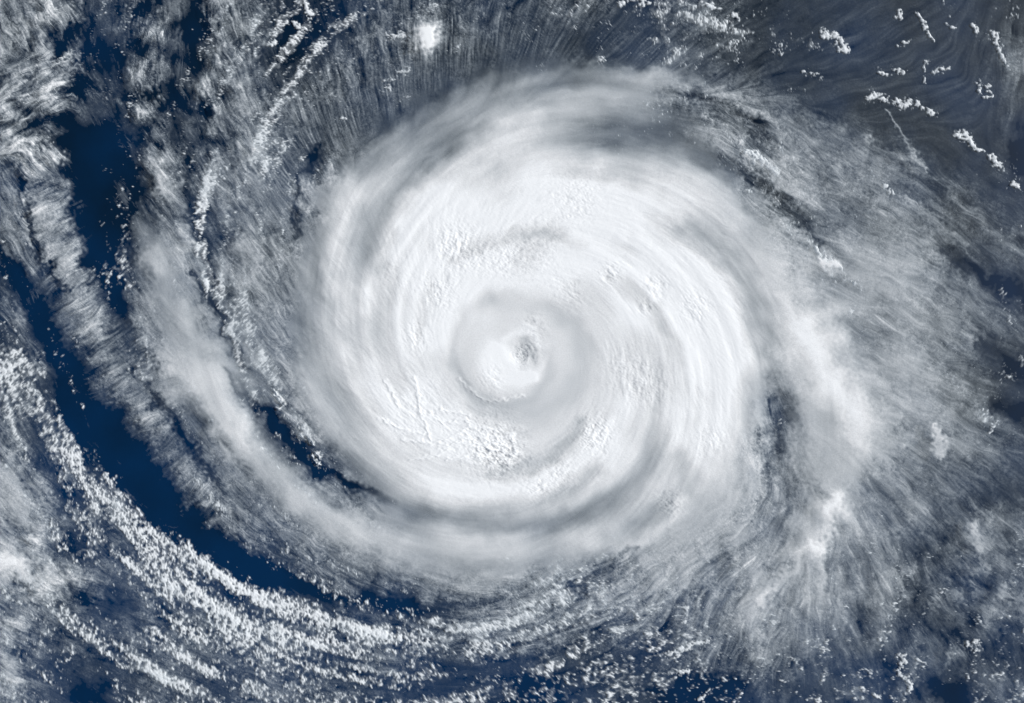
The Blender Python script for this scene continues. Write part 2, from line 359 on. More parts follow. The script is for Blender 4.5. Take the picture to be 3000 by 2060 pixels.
def cubic_map(A, X, Y):
    ny, nx = A.shape
    fx = X / 75.0 - .5; fy = Y / (2060 / 28) - .5
    ix = np.floor(fx).astype(int); iy = np.floor(fy).astype(int)
    tx = (fx - ix).astype(F); ty = (fy - iy).astype(F)
    def w(t):      # between B-spline and Catmull-Rom
        b = [(1-t)**3/6, (3*t**3-6*t**2+4)/6, (-3*t**3+3*t**2+3*t+1)/6, t**3/6]
        c = [(-t+2*t*t-t**3)/2, (2-5*t*t+3*t**3)/2, (t+4*t*t-3*t**3)/2, (t**3-t*t)/2]
        return [.45*p + .55*q for p, q in zip(b, c)]
    wx, wy = w(tx), w(ty)
    out = np.zeros(X.shape, F)
    for j in range(4):
        jj = np.clip(iy + j - 1, 0, ny - 1)
        for i in range(4):
            out += wx[i] * wy[j] * A[jj, np.clip(ix + i - 1, 0, nx - 1)]
    return out

def noise(g, lam, slope=None, width=.5, seed=0, lo=None):
    """random field with wavelength lam (photograph px): band-pass, or power law between lo and lam"""
    r = np.random.default_rng(seed)
    n = r.standard_normal(g.sh).astype(F)
    f = np.fft.rfft2(n)
    kx = np.fft.rfftfreq(g.sh[1], g.step); ky = np.fft.fftfreq(g.sh[0], g.step)
    k = np.sqrt(kx[None]**2 + ky[:, None]**2) + 1e-9
    if slope is None:
        a = np.exp(-(np.log(k * lam) / width)**2)
    else:
        a = k**(-slope) * (1 - np.exp(-(k * lam)**4))
        if lo: a *= np.exp(-(k * lo)**2)
    a[0, 0] = 0
    o = np.fft.irfft2(f * a, g.sh).astype(F)
    return (o - o.mean()) / o.std()

def blur(g, A, s):
    kx = np.fft.rfftfreq(g.sh[1], g.step); ky = np.fft.fftfreq(g.sh[0], g.step)
    a = np.exp(-2 * (math.pi * s)**2 * (kx[None]**2 + ky[:, None]**2))
    return np.fft.irfft2(np.fft.rfft2(A) * a, g.sh).astype(F)

def brush(g, pts, soft=2.0, WX=None, WY=None, taper=0.0):
    """weight 0..1 around a poly-line of (x, y, half width)"""
    pts = [tuple(map(float, p)) for p in pts]
    if len(pts) == 1: pts = [pts[0], (pts[0][0] + .5, pts[0][1], pts[0][2])]
    m = 3.0 * max(p[2] for p in pts) + 30
    x0, x1 = min(p[0] for p in pts) - m, max(p[0] for p in pts) + m
    y0, y1 = min(p[1] for p in pts) - m, max(p[1] for p in pts) + m
    i0, i1 = np.searchsorted(g.x, x0), np.searchsorted(g.x, x1)
    j0, j1 = np.searchsorted(g.y, y0), np.searchsorted(g.y, y1)
    sl = (slice(j0, j1), slice(i0, i1))
    X = g.X[sl] + (WX[sl] if WX is not None else 0); Y = g.Y[sl] + (WY[sl] if WY is not None else 0)
    # Catmull-Rom resample
    P = np.array(pts); 
    if len(P) > 2:
        Q = np.vstack([2*P[0]-P[1], P, 2*P[-1]-P[-2]]); R = []
        for k in range(len(P) - 1):
            a, b, c, d = Q[k:k+4]
            for t in (0, .33, .67):
                R.append(.5*((2*b)+(c-a)*t+(2*a-5*b+4*c-d)*t*t+(3*b-3*c+d-a)*t**3))
        R.append(P[-1]); P = np.array(R)
    best = np.full(X.shape, 99, F); par = np.zeros(X.shape, F); nseg = len(P) - 1
    for k, ((ax, ay, aw), (bx, by, bw)) in enumerate(zip(P[:-1], P[1:])):
        dx, dy = bx - ax, by - ay
        t = np.clip(((X - ax) * dx + (Y - ay) * dy) / (dx*dx + dy*dy + 1e-9), 0, 1)
        d = np.hypot(X - ax - t * dx, Y - ay - t * dy) / np.maximum(aw + t * (bw - aw), .5)
        m = d < best; best[m] = d[m]; par[m] = ((k + t) / nseg)[m]
    w = np.exp(-.7 * best**soft)
    if taper: w = w * np.clip(np.minimum(par, 1 - par) / taper, 0, 1)
    return sl, w.astype(F)

def sample(g, A, X, Y):
    i = np.clip(((X - g.x[0]) / g.step + .5).astype(np.int32), 0, g.sh[1] - 1)
    j = np.clip(((Y - g.y[0]) / g.step + .5).astype(np.int32), 0, g.sh[0] - 1)
    return A[j, i]

def bilinear(g, A, X, Y):
    fx = np.clip((X - g.x[0]) / g.step, 0, g.sh[1] - 1.001); fy = np.clip((Y - g.y[0]) / g.step, 0, g.sh[0] - 1.001)
    i = fx.astype(np.int32); j = fy.astype(np.int32); tx = fx - i; ty = fy - j
    return ((A[j, i]*(1-tx) + A[j, i+1]*tx)*(1-ty) + (A[j+1, i]*(1-tx) + A[j+1, i+1]*tx)*ty).astype(F)

def lic(g, N, UX, UY, length, h):
    """smear noise N along the direction field: streaks"""
    out = N.copy(); n = 1.0
    for s in (1, -1):
        X, Y = g.X.copy(), g.Y.copy(); px, py = s * UX, s * UY
        for k in range(int(length / h)):
            X += px * h; Y += py * h
            ux = sample(g, UX, X, Y); uy = sample(g, UY, X, Y)
            f = np.sign(ux * px + uy * py); f[f == 0] = 1
            px, py = ux * f, uy * f
            w = 1 - (k + 1) * h / length
            out += w * sample(g, N, X, Y); n += w
    o = out / n
    return (o - o.mean()) / o.std()

def sstep(a, b, x):
    t = np.clip((x - a) / (b - a), 0, 1)
    return t * t * (3 - 2 * t)

# ------------------------------------------------------------------ high cloud deck
G = Grid(2.75)
X, Y = G.X, G.Y
EX, EY = 1527.0, 1035.0
W1, W2 = noise(G, 90, seed=1), noise(G, 90, seed=2)
W3, W4 = noise(G, 22, seed=3), noise(G, 22, seed=4)
WX, WY = (7 * W1 + 3 * W3).astype(F), (7 * W2 + 3 * W4).astype(F)
rad = np.hypot(X - EX, Y - EY)

comb = np.zeros(G.sh, F)
sl, w = brush(G, [(800,560,50),(870,460,60),(960,380,60),(1080,310,60),(1240,225,60),(1400,160,60),(1600,120,60),(1800,130,60),(1980,160,50)], 2.0, WX, WY)
comb[sl] = w
# direction field
gc = Grid(30)
s2 = np.zeros(gc.sh, F); c2 = np.zeros(gc.sh, F)
for fx, fy, a in FLOW:
    w = 1.0 / (((gc.X - fx)**2 + (gc.Y - fy)**2) / 60.0**2 + .15)**1.6
    c2 += w * math.cos(2 * math.radians(a)); s2 += w * math.sin(2 * math.radians(a))
c2 = bilinear(gc, c2, X, Y); s2 = bilinear(gc, s2, X, Y)
nn = np.hypot(c2, s2) + 1e-9; c2 /= nn; s2 /= nn
tx, ty = (Y - EY) / (rad + 1), -(X - EX) / (rad + 1)
ix, iy = -(X - EX) / (rad + 1), -(Y - EY) / (rad + 1)
pit = .26 + .9 * sstep(230, 420, rad) * sstep(0.2, .9, -tx * .6 + .2 + (-(X - EX) / (rad + 1)) * .5)
vx, vy = tx + pit * ix, ty + pit * iy
vv = np.hypot(vx, vy) + 1e-9; vx /= vv; vy /= vv
inside = 1 - sstep(430, 620, rad * (1 + .06 * W1) + 0.10 * (X - EX) * 0)
c2 = (1 - inside) * c2 + inside * (vx * vx - vy * vy); s2 = (1 - inside) * s2 + inside * (2 * vx * vy)
ang = .5 * np.arctan2(s2, c2) + (.15 * W1 + .09 * noise(G, 45, seed=5)) * (1 - .5 * inside) * (1 - .7 * comb)
UX, UY = np.cos(ang).astype(F), np.sin(ang).astype(F)

def spot(x, y, r, ry=None): return np.exp(-((X - x)**2 / r**2 + (Y - y)**2 / (ry or r)**2)).astype(F)
ell = np.hypot((X - 1570) / 700, (Y - 925) / 725) + .015 * W1
smooth = np.clip(1 - sstep(.92, 1.08, ell) + .9 * spot(1300, 1590, 260, 110) + .8 * spot(640, 1120, 110, 150)
                 + .6 * spot(2420, 1150, 120, 220) + .8 * spot(1800, 225, 260, 50), 0, 1)
sl, w = brush(G, [(420,690,40),(505,870,50),(605,1060,55),(700,1230,60),(840,1410,60),(1000,1530,60),(1250,1610,60),(1500,1630,55),(1800,1560,50),(2000,1500,60),(2120,1400,60)], 2.5, WX, WY)
smooth[sl] = np.maximum(smooth[sl],   .6 * w)
sl, w = brush(G, [(2290,860,30),(2365,1010,50),(2450,1140,55),(2500,1300,50),(2440,1480,45)], 2.5, WX, WY)
smooth[sl] = np.maximum(smooth[sl], .3 * w)
calm = np.clip(sstep(2150, 2450, X) * sstep(500, 800, Y) + spot(2650, 200, 420, 300) + spot(1900, 160, 380, 110) + .75 * spot(600, 1000, 200, 420) + spot(2250, 1720, 380, 260), 0, 1)

st_f = lic(G, noise(G, 26, slope=.75, seed=21, lo=1.5), UX, UY, 24, 2.7)              # short fibres
st_m = lic(G, noise(G, 70, slope=1.35, seed=22, lo=3), UX, UY, 48, 4.0)               # streaks
st_k = lic(G, noise(G, 60, slope=1.2, seed=28, lo=1.5), UX, UY, 75, 4.5)              # silk
st_t = lic(G, noise(G, 14, width=.8, seed=29), UX, UY, 42, 3.0)                      # comb teeth
g2 = Grid(5.4)
def half(A): return sample(G, A, g2.X, g2.Y)
ux2, uy2 = half(UX), half(UY)
st_l = bilinear(g2, lic(g2, noise(g2, 160, slope=1.5, seed=23, lo=6), ux2, uy2, 150, 10.0), X, Y)
sx2, sy2 = half((tx + .25 * ix) / np.hypot(tx + .25 * ix, ty + .25 * iy)).astype(F), half((ty + .25 * iy) / np.hypot(tx + .25 * ix, ty + .25 * iy)).astype(F)
arc = bilinear(g2, lic(g2, noise(g2, 130, slope=1.6, seed=35, lo=16), sx2, sy2, 260, 11.0), X, Y)   # broad spiral bands
arc2 = lic(G, noise(G, 40, slope=.9, seed=36, lo=4), ((tx + .25 * ix) / np.hypot(tx + .25 * ix, ty + .25 * iy)).astype(F), ((ty + .25 * iy) / np.hypot(tx + .25 * ix, ty + .25 * iy)).astype(F), 60, 5.0)
patch = sstep(-1.2, 1.2, noise(G, 130, seed=26))          # where the streaks are crisp and where the sheet is smooth
mott = noise(G, 190, slope=1.75, seed=24, lo=3)
mott = .6 * mott + .6 * bilinear(G, noise(G, 120, slope=1.5, seed=27, lo=3), X + 20 * W1 + 9 * W3, Y + 20 * W2 + 9 * W4)
mott = .55 * mott + .55 * lic(G, mott, UX, UY, 22, 2.7)
fine = noise(G, 9, width=.7, seed=25)

ws = 1 - .75 * smooth
B = cubic_map(parse(HIGH), X + ws * 1.6 * WX, Y + ws * 1.6 * WY)
B += .35 * np.exp(-(((X - 2700)/420)**2 + ((Y - 190)/300)**2)**2).astype(F)
B -= comb * np.clip(B - 2.6, 0, 9) * .35 * (1 - smooth)
B += .55 * np.exp(-((ell - .84) / .14)**2) - .12 * (1 - sstep(.5, .8, ell)) + .3 * sstep(2250, 2400, X) * sstep(450, 600, Y) * sstep(1500, 1300, Y) + .5 * np.exp(-((X - 2380) / 170)**2 - ((Y - 1640) / 150)**2) + .6 * np.exp(-((X - 2520) / 200)**2 - ((Y - 850) / 260)**2)
FEATHER = next(i for i, b in enumerate(BANDS) if b[1][0][:2] == (20, 330))
for amp, pts in BANDS:
    sl, w = brush(G, pts, 2.0, ws * WX + (1 - ws) * 4 * W1, ws * WY + (1 - ws) * 4 * W2, .22 if len(pts) > 5 and amp < 0 and amp not in (-.52, -.4) else 0)
    B[sl] += amp * w * (1 + (.30 * smooth[sl] if amp < 0 else .2 * smooth[sl]))
B -= .42 * np.exp(-((np.hypot(X - 1521, Y - 1034) - 168 + 4 * W1) / 34)**2)          # the moat round the eye wall, its grey shade put in as thinner cloud
Bs = B.copy()
B -= .5 * spot(250, 180, 380) + .9 * spot(400, 330, 190, 300) + .7 * spot(900, 90, 130, 110) + .6 * spot(2850, 1900, 300)
mot_w = np.clip(spot(220, 160, 330) + spot(2820, 1850, 330) + spot(60, 1650, 260) + spot(520, 120, 260) + .6 * spot(2500, 520, 200, 120) + .5 * spot(300, 1850, 300), 0, 1)
amp = 1.05 * sstep(.3, 2.6, B) * (1 - .72 * sstep(4.6, 6.6, B) - .16 * sstep(6.6, 8.4, B)) + .10
sl, w = brush(G, [(a, b, 1.7 * c) for a, b, c in BANDS[FEATHER][1]], 3.0, WX, WY)
amp[sl] += .35 * w
amp *= 1 + .45 * spot(330, 260, 330)
amp *= (1 - .45 * spot(2650, 200, 330)) * (1 - .55 * smooth) * (1 - .25 * sstep(950, 800, X)) * (1 - .28 * sstep(2200, 2400, X))
rough = 1 - np.clip(smooth, 0, 1)
cz1 = lic(G, noise(G, 70, slope=1.05, seed=61, lo=1.8), UX, UY, 62, 3.5)
cz2 = lic(G, noise(G, 180, slope=1.5, seed=62, lo=2.5), UX, UY, 150, 6)
p2 = sstep(-.9, .9, noise(G, 85, seed=63))
west = sstep(950, 700, X) * sstep(1300, 900, Y)
amp *= 1 + .15 * west
mf = noise(G, 70, slope=1.2, seed=64, lo=1.8)
wisp = (.45 + .75 * p2) * (.62 * cz1 + .36 * cz2 + .30 * patch * st_f) + (.20 + .50 * (1 - p2)) * ((1 - west) * mf + west * (.45 * mf + .75 * mott))
silk = (.55 + .65 * p2) * (.40 * cz1 + .46 * cz2 + .40 * patch * st_k) + .20 * st_l + (.12 + .34 * (1 - p2)) * mf
tex = (1 - calm) * wisp + calm * silk
tex = tex * (1 - .45 * comb) + .55 * comb * (.5 + .5 * patch) * st_t
tex = rough * tex + (1 - rough) * (.18 * st_m + .75 * st_l)
amp *= .3 + .7 * sstep(170, 280, rad)
B += amp * ((1 - .35 * mot_w) * tex * .85 + (.22 * rough * (1 - .6 * comb) + 1.0 * mot_w) * mott)
B += .20 * st_k * spot(2650, 200, 420, 300)
B += .12 * fine * sstep(.5, 2, B) * rough * (1 - .5 * calm)
B += rough * (1 - .5 * comb) * (.60 * (B - blur(G, B, 3.0)) + .10 * (B - blur(G, B, 13))) * sstep(.6, 2.2, B)
inner = 1 - sstep(.85, 1.05, ell)
B += np.clip(smooth, 0, 1) * sstep(180, 480, rad) * (.20 * arc + .04 * arc2 + .07 * mott) * (1 - .35 * sstep(8, 9, B))
# thin filaments drifting over the open channels
fil = np.clip(.7 * cz2 + .6 * st_f + .6 * mott - .95, 0, 2)
B += 1.1 * fil * sstep(1.6, .3, B) * sstep(1000, 700, X)
crk = np.zeros(G.sh, F)
for x, y, r, s_ in CRINKLE: crk += s_ * spot(x, y, r)
crin = .55 - .8 * np.abs(noise(G, 60, slope=1.25, seed=31, lo=2)) + .25 * noise(G, 30, slope=1, seed=32, lo=2)
st_c = lic(G, noise(G, 50, slope=1.0, seed=33, lo=2), UX, UY, 16, 2.7)
B += .26 * crk * (crin + .5 * st_c)
rope = np.zeros(G.sh, F)
for p in ROPES:
    sl, w = brush(G, [(a, b, 3.6) for a, b in p], 1.6, 2 * W3, 2 * W4)
    rope[sl] = np.maximum(rope[sl], w)
B += .5 * rope
# the eye: ragged holes in its low stratus floor
eye = np.exp(-(((X - 1534)/20)**2 + ((Y - 1038)/30)**2)**1.5)
eye2 = np.exp(-(((X - 1508)/22)**2 + ((Y - 1025)/22)**2)**1.5)
hole = noise(G, 9, width=.6, seed=41)
B -= eye * (.55 + 1.7 * sstep(.5, 1.9, hole)) + eye2 * (.4 + 1.1 * sstep(.9, 2.2, hole))
B += .07 * inner * patch * (st_m + .6 * st_f) * sstep(170, 260, rad)
B = np.clip(B, 0, 9.25)

def to_alpha(b):  # brightness digits, with the shading in them, become opacity
    v = (33 + 24.3 * b) / 255.0
    lin = np.where(v < .04045, v / 12.92, ((v + .055) / 1.055)**2.4)
    return np.clip((lin - .0152) / (.90 - .0152), 0, 1).astype(F)
ALPHA = to_alpha(B)
ALPHA *= sstep(0.05, .9, B)
out_d = np.maximum(np.maximum(-X, X - 3000), np.maximum(-Y, Y - 2060))
ALPHA *= 1 - sstep(60, 190, out_d + 40 * mott)                # beyond the frame the cloud field thins out to open sea

Z = 6.5 + 5.5 * sstep(1, 8.5, blur(G, Bs, 30)) + .22 * (blur(G, B, 2.5) - blur(G, Bs, 12)) * (1 + .3 * sstep(4, 2, B))
Z += .16 * crk * (crin + .6 * st_c) + .45 * rope + smooth * sstep(150, 480, rad) * (.14 * arc + .02 * arc2 + .03 * mott) + (.03 * st_m + .02 * st_f) * inner * (.4 + .6 * patch) * (.25 + .75 * sstep(150, 260, rad))
Z -= 1.5 * np.exp(-((X - 1525)**2 + (Y - 1032)**2) / 34.0**2) + .6 * np.exp(-((rad - 6) / 120)**2) 
for k, dz in ((-0.52, .28), (-0.4, .45)):
    pts = next(b[1] for b in BANDS if b[0] == k)
    sl, w = brush(G, pts, 2.0, 4 * W1, 4 * W2); Z[sl] -= dz * w
Z = Z.astype(F)

def normals(g, Z):
    zy, zx = np.gradient(Z, g.step * KM)
    n = np.stack([-zx, zy, np.ones_like(Z)], -1)
    return (n / np.linalg.norm(n, axis=-1, keepdims=True)).astype(F)

def world_xyz(g, Z, zref):
    k = KM * (1 - zref / CAM_H)
    return np.stack([(g.X - CX) * k, (CY - g.Y) * k, Z], -1).astype(F)

# ------------------------------------------------------------------ materials
def cloud_material(name, tint, thin, rough_noise):
    m = bpy.data.materials.new(name); m.use_nodes = True
    nt = m.node_tree; nt.nodes.clear()
    out = nt.nodes.new("ShaderNodeOutputMaterial")
    mix = nt.nodes.new("ShaderNodeMixShader")
    tr = nt.nodes.new("ShaderNodeBsdfTransparent")
    df = nt.nodes.new("ShaderNodeBsdfDiffuse")
    at = nt.nodes.new("ShaderNodeAttribute"); at.attribute_name = "thickness"
    tc = nt.nodes.new("ShaderNodeTexCoord")
    nz = nt.nodes.new("ShaderNodeTexNoise"); nz.inputs["Scale"].default_value = .9; nz.inputs["Detail"].default_value = 3
    mr = nt.nodes.new("ShaderNodeMapRange")
    mr.inputs[1].default_value = .3; mr.inputs[2].default_value = .7
    mr.inputs[3].default_value = 1 - rough_noise; mr.inputs[4].default_value = 1 + rough_noise
    mu = nt.nodes.new("ShaderNodeMath"); mu.operation = 'MULTIPLY'; mu.use_clamp = True
    L = nt.links.new
    cr = nt.nodes.new("ShaderNodeValToRGB")                 # bluish air haze painted into the colour of thin cloud
    cr.color_ramp.elements[0].position = .1; cr.color_ramp.elements[0].color = (*thin, 1)
    cr.color_ramp.elements[1].position = .8; cr.color_ramp.elements[1].color = (*tint, 1)
    L(at.outputs["Fac"], cr.inputs[0]); L(cr.outputs[0], df.inputs[0])
    L(tc.outputs["Object"], nz.inputs["Vector"]); L(nz.outputs[0], mr.inputs[0])
    L(at.outputs["Fac"], mu.inputs[0]); L(mr.outputs[0], mu.inputs[1])
    L(mu.outputs[0], mix.inputs[0]); L(tr.outputs[0], mix.inputs[1]); L(df.outputs[0], mix.inputs[2])
    L(mix.outputs[0], out.inputs[0])
    return m
M_HIGH = cloud_material("ice_cloud", (.93, .938, .925), (.78, .875, .915), .05)
M_LOW = cloud_material("water_cloud", (.90, .925, .925), (.82, .89, .92), .05)

M_SEA = bpy.data.materials.new("sea_water"); M_SEA.use_nodes = True
nt = M_SEA.node_tree; bs = nt.nodes["Principled BSDF"]
bs.inputs["Roughness"].default_value = .35
bs.inputs["Specular IOR Level"].default_value = .25
tc = nt.nodes.new("ShaderNodeTexCoord"); nz = nt.nodes.new("ShaderNodeTexNoise")
nz.inputs["Scale"].default_value = .012; nz.inputs["Detail"].default_value = 5
cr = nt.nodes.new("ShaderNodeValToRGB")
cr.color_ramp.elements[0].position = .25; cr.color_ramp.elements[0].color = (.0008, .0085, .0205, 1)
cr.color_ramp.elements[1].position = .75; cr.color_ramp.elements[1].color = (.0005, .0215, .070, 1)
sp = nt.nodes.new("ShaderNodeSeparateXYZ"); mg = nt.nodes.new("ShaderNodeMapRange"); ad = nt.nodes.new("ShaderNodeMath")
mg.inputs[1].default_value = 150; mg.inputs[2].default_value = -330; mg.inputs[3].default_value = -.12; mg.inputs[4].default_value = .2
nt.links.new(tc.outputs["Object"], sp.inputs[0]); mx_ = nt.nodes.new('ShaderNodeMath'); mx_.operation = 'MULTIPLY_ADD'; mx_.inputs[1].default_value = .4
nt.links.new(sp.outputs[0], mx_.inputs[0]); nt.links.new(sp.outputs[1], mx_.inputs[2]); nt.links.new(mx_.outputs[0], mg.inputs[0]); nt.links.new(mg.outputs[0], ad.inputs[1])
nt.links.new(tc.outputs["Object"], nz.inputs["Vector"]); nt.links.new(nz.outputs[0], ad.inputs[0]); nt.links.new(ad.outputs[0], cr.inputs[0]); nt.links.new(cr.outputs[0], bs.inputs["Base Color"])

# ------------------------------------------------------------------ mesh tools
def sheet(name, quads, P, NRM, A, mat, parent=None):
    """one mesh object out of the quads (flat index of their first corner) of a height field"""
    ny, nx = A.shape
    c = np.stack([quads, quads + nx, quads + nx + 1, quads + 1], 1)
    used, inv = np.unique(c.ravel(), return_inverse=True)
    me = bpy.data.meshes.new(name)
    nv, nf = len(used), len(quads)
    me.vertices.add(nv); me.loops.add(nf * 4); me.polygons.add(nf)
    pts = P.reshape(-1, 3)[used]
    ob = bpy.data.objects.new(name, me)
    if parent is None:
        o = pts.mean(0); o[2] = pts[:, 2].min(); ob.location = o.tolist(); pts = pts - o
    me.vertices.foreach_set("co", pts.ravel())
    me.loops.foreach_set("vertex_index", inv.astype(np.int32).ravel())
    me.polygons.foreach_set("loop_start", np.arange(0, nf * 4, 4, dtype=np.int32))
    me.polygons.foreach_set("use_smooth", np.ones(nf, bool))
    me.update(calc_edges=True)
    at = me.attributes.new("thickness", 'FLOAT', 'POINT'); at.data.foreach_set("value", A.ravel()[used])
    me.normals_split_custom_set_from_vertices(NRM.reshape(-1, 3)[used])
    me.materials.append(mat)
    col.objects.link(ob)
    if parent is not None: ob.parent = parent
    return ob

def tag(o, label=None, cat=None, group=None, kind=None):
    if label: o["label"] = label
    if cat: o["category"] = cat
    if group: o["group"] = group
    if kind: o["kind"] = kind
    return o

# ------------------------------------------------------------------ sea
me = bpy.data.meshes.new("sea")
S = 4000.0
me.from_pydata([(-S, -S, 0), (S, -S, 0), (S, S, 0), (-S, S, 0)], [], [(0, 1, 2, 3)])
me.materials.append(M_SEA)
sea = bpy.data.objects.new("sea", me); col.objects.link(sea)
tag(sea, "dark navy blue open ocean under the clouds", "sea", kind="structure")

# ------------------------------------------------------------------ the hurricane and its neighbours
# which cloud a piece of the high deck belongs to: nearest seed line
REG = [
('eye',1,[(1536,1036)],28),('eye_wall',1,[(1450,1040),(1490,1100),(1550,1120),(1590,1060),(1560,985),(1480,985)],10),
('inner_ring',1,[(1330,1040),(1370,910),(1470,870),(1600,900),(1700,1000),(1680,1140),(1550,1230),(1420,1200),(1345,1120)],0),
('central_overcast',1,[(1180,1200),(1200,1000),(1280,820),(1480,720),(1640,760),(1780,900),(1830,1080),(1760,1250),(1560,1340),(1350,1320)],40),
('spiral_band',1,[(1880,1180),(1990,1000),(1900,780),(1720,640),(1560,560),(1400,580),(1220,740),(1130,900)],40),
('spiral_band',1,[(2120,1200),(2160,1000),(2080,820),(1940,660),(1700,500),(1500,440),(1330,520),(1160,640),(1100,800)],30),
('spiral_band',1,[(2230,900),(2120,640),(1950,520),(1780,420),(1560,320),(1380,400)],30),
('spiral_band',1,[(2050,350),(1900,310),(1650,280),(1400,330),(1200,430),(1040,560),(980,720),(990,860),(1050,1050)],30),
('spiral_band',1,[(2340,440),(2200,330),(2000,240),(1800,210),(1600,215),(1420,260)],10),
('spiral_band',1,[(900,620),(880,760),(900,900),(950,1060),(1040,1250),(1200,1400),(1400,1450),(1600,1420),(1760,1340),(1880,1260)],30),
('spiral_band',1,[(2230,1250),(2150,1400),(2000,1500),(1800,1580),(1500,1620),(1250,1600),(1000,1530),(820,1420),(700,1260),(600,1080),(510,900),(430,700)],40),
('cirrus_fringe',1,[(800,520),(900,380),(1050,300),(1250,200),(1450,130),(1650,120),(1850,140)],50),
('cirrus_fringe',1,[(760,620),(760,780),(790,950),(830,1080)],20),
('outflow_streamer',1,[(2330,760),(2360,900),(2420,1040),(2500,1200),(2480,1400)],20),
('outflow_streamer',1,[(2500,600),(2600,760),(2660,900),(2720,1080)],50),
('outflow_streamer',1,[(2600,1250),(2650,1400),(2650,1550)],50),
('outflow_streamer',1,[(2420,1560),(2350,1650),(2250,1760),(2120,1830)],30),
('outflow_streamer',1,[(2420,1600),(2450,1750),(2560,1850)],40),
('cirrus_band',0,[(20,330),(75,500),(115,640),(175,740),(222,840),(258,905),(290,1000),(325,1120),(410,1205),(468,1288),(520,1385),(597,1452),(678,1532),(800,1620)],0,
 'feathery grey cirrus band with combed fringes beside the deep blue channel','feathered bands'),
('cirrus_band',0,[(-20,540),(35,640),(60,715),(85,790)],-10,'narrow pale cirrus strip outside the feathery band','feathered bands'),
('cirrus_band',0,[(-20,820),(35,930),(85,1015),(180,1150)],-10,'faint smooth cirrus strip running into the speckled cumulus belt',None),
('cirrus_band',0,[(330,330),(380,500),(430,600),(330,680)],0,'slanting torn cirrus streaks ending over the deep blue channel',None),
('cirrus_patch',0,[(80,80),(180,60),(120,200),(230,260)],30,'thick mottled grey cloud mass with dark holes far from the eye',None),
('cirrus_patch',0,[(420,60),(420,180),(380,260)],20,'finely grained grey cloud tongue beside a dark slot',None),
('cirrus_patch',0,[(640,60),(650,220),(690,380),(640,500)],20,'ribbed grey cirrus sheet over scattered cumulus puffs',None),
('cirrus_band',0,[(560,560),(650,680),(720,860),(770,1000)],0,'slanted cirrus sheet over bright cumulus teeth',None),
('cirrus_patch',0,[(40,1400),(70,1500)],30,'solid pale cloud bank beside the speckled cumulus belt',None),
('cirrus_patch',0,[(20,1640),(140,1690),(250,1690)],20,'brightest white cloud bank reaching out as a tongue over blue water',None),
('cirrus_patch',0,[(20,1920),(40,2020)],30,'grey woolly cloud bank beside black-blue water',None),
('cirrus_patch',0,[(450,1950),(650,1950),(500,2050)],40,'thin smooth cloud film spread among the popcorn cumulus',None),
('cirrus_patch',0,[(1100,1740),(1350,1760),(1450,1790)],20,'dusky grey veil under the outermost spiral band',None),
('cirrus_patch',0,[(2690,1560),(2760,1640),(2700,1720)],20,'ragged grey wisps around dark slots past the streamers',None),
('cirrus_patch',0,[(2860,1530),(2870,1620),(2890,1720)],20,'curled bright cloud plume trailing a pale column',None),
('cirrus_patch',0,[(2760,1880),(2860,1900),(2950,1980),(2760,2000)],40,'loose mottled grey cloud wisps over black-blue water',None),
('cirrus_band',0,[(2604,330),(2620,361),(2653,407),(2678,452),(2710,490)],6,'comet-shaped cirrus wisp trailing across the dark grey sea',None),
('cirrus_band',0,[(2780,560),(2860,632),(2930,688),(3010,750)],0,'straight feathered cirrus stripe crossing the dark sea',None),
('cirrus_band',0,[(2660,575),(2750,650),(2830,722),(2900,795)],-4,'thin parallel cirrus stripe beside the feathered stripe',None),
('storm_tower',3,[(1250,116),(1266,96)],34,'round brilliant white thunderhead standing alone on the combed grey cirrus',None),
('cirrus_veil',2,[(2300,60),(2600,150),(2800,300),(2500,280)],60,'thin smooth grey cirrus veil over the open sea',None),
('cirrus_veil',2,[(2800,900),(2950,1100),(2900,1300)],60,'thin streaky grey veil fraying out over dark sea',None),
]
gr = Grid(10.8)
rx = gr.X + 1.6 * sample(G, WX, gr.X, gr.Y); ry = gr.Y + 1.6 * sample(G, WY, gr.X, gr.Y)
def region_map(g, QX, QY):
    best = np.full(QX.shape, 1e9, F); lab = np.zeros(QX.shape, np.int16)
    for r, (nm, hur, pts, bias, *_) in enumerate(REG):
        if len(pts) == 1: pts = [pts[0], (pts[0][0] + 1, pts[0][1])]
        for (ax, ay), (bx, by) in zip(pts[:-1], pts[1:]):
            dx, dy = bx - ax, by - ay
            t = np.clip(((QX - ax) * dx + (QY - ay) * dy) / (dx*dx + dy*dy), 0, 1)
            d = np.hypot(QX - ax - t * dx, QY - ay - t * dy) - bias
            m = d < best; best[m] = d[m]; lab[m] = r
    return lab
lab = sample(gr, region_map(gr, rx, ry), X + 10 * W3, Y + 10 * W4)

P = world_xyz(G, Z, 9.0); NR = normals(G, Z)
a00 = np.maximum(np.maximum(ALPHA[:-1, :-1], ALPHA[1:, :-1]), np.maximum(ALPHA[:-1, 1:], ALPHA[1:, 1:]))
ny, nx = G.sh
qid = (np.arange(ny - 1)[:, None] * nx + np.arange(nx - 1)[None]).astype(np.int64)
vis = a00 > .012
lq = lab[:-1, :-1]
hur = bpy.data.objects.new("hurricane", None)
hur.empty_display_size = 20
col.objects.link(hur)
hur.location = ((EX - CX) * KM, (CY - EY) * KM, 0)
tag(hur, "huge white spiral hurricane with a small eye and curved cloud bands", "hurricane")
PART_LABEL = {'eye': 'small dimpled grey eye with dark specks', 'eye_wall': 'brightest white swirl around the eye',
              'inner_ring': 'smooth pale grey ring around the eye wall', 'cirrus_fringe': 'combed grey cirrus teeth along the shield edge'}
hoff = np.array([hur.location.x, hur.location.y, 0], F)
PH = P - hoff
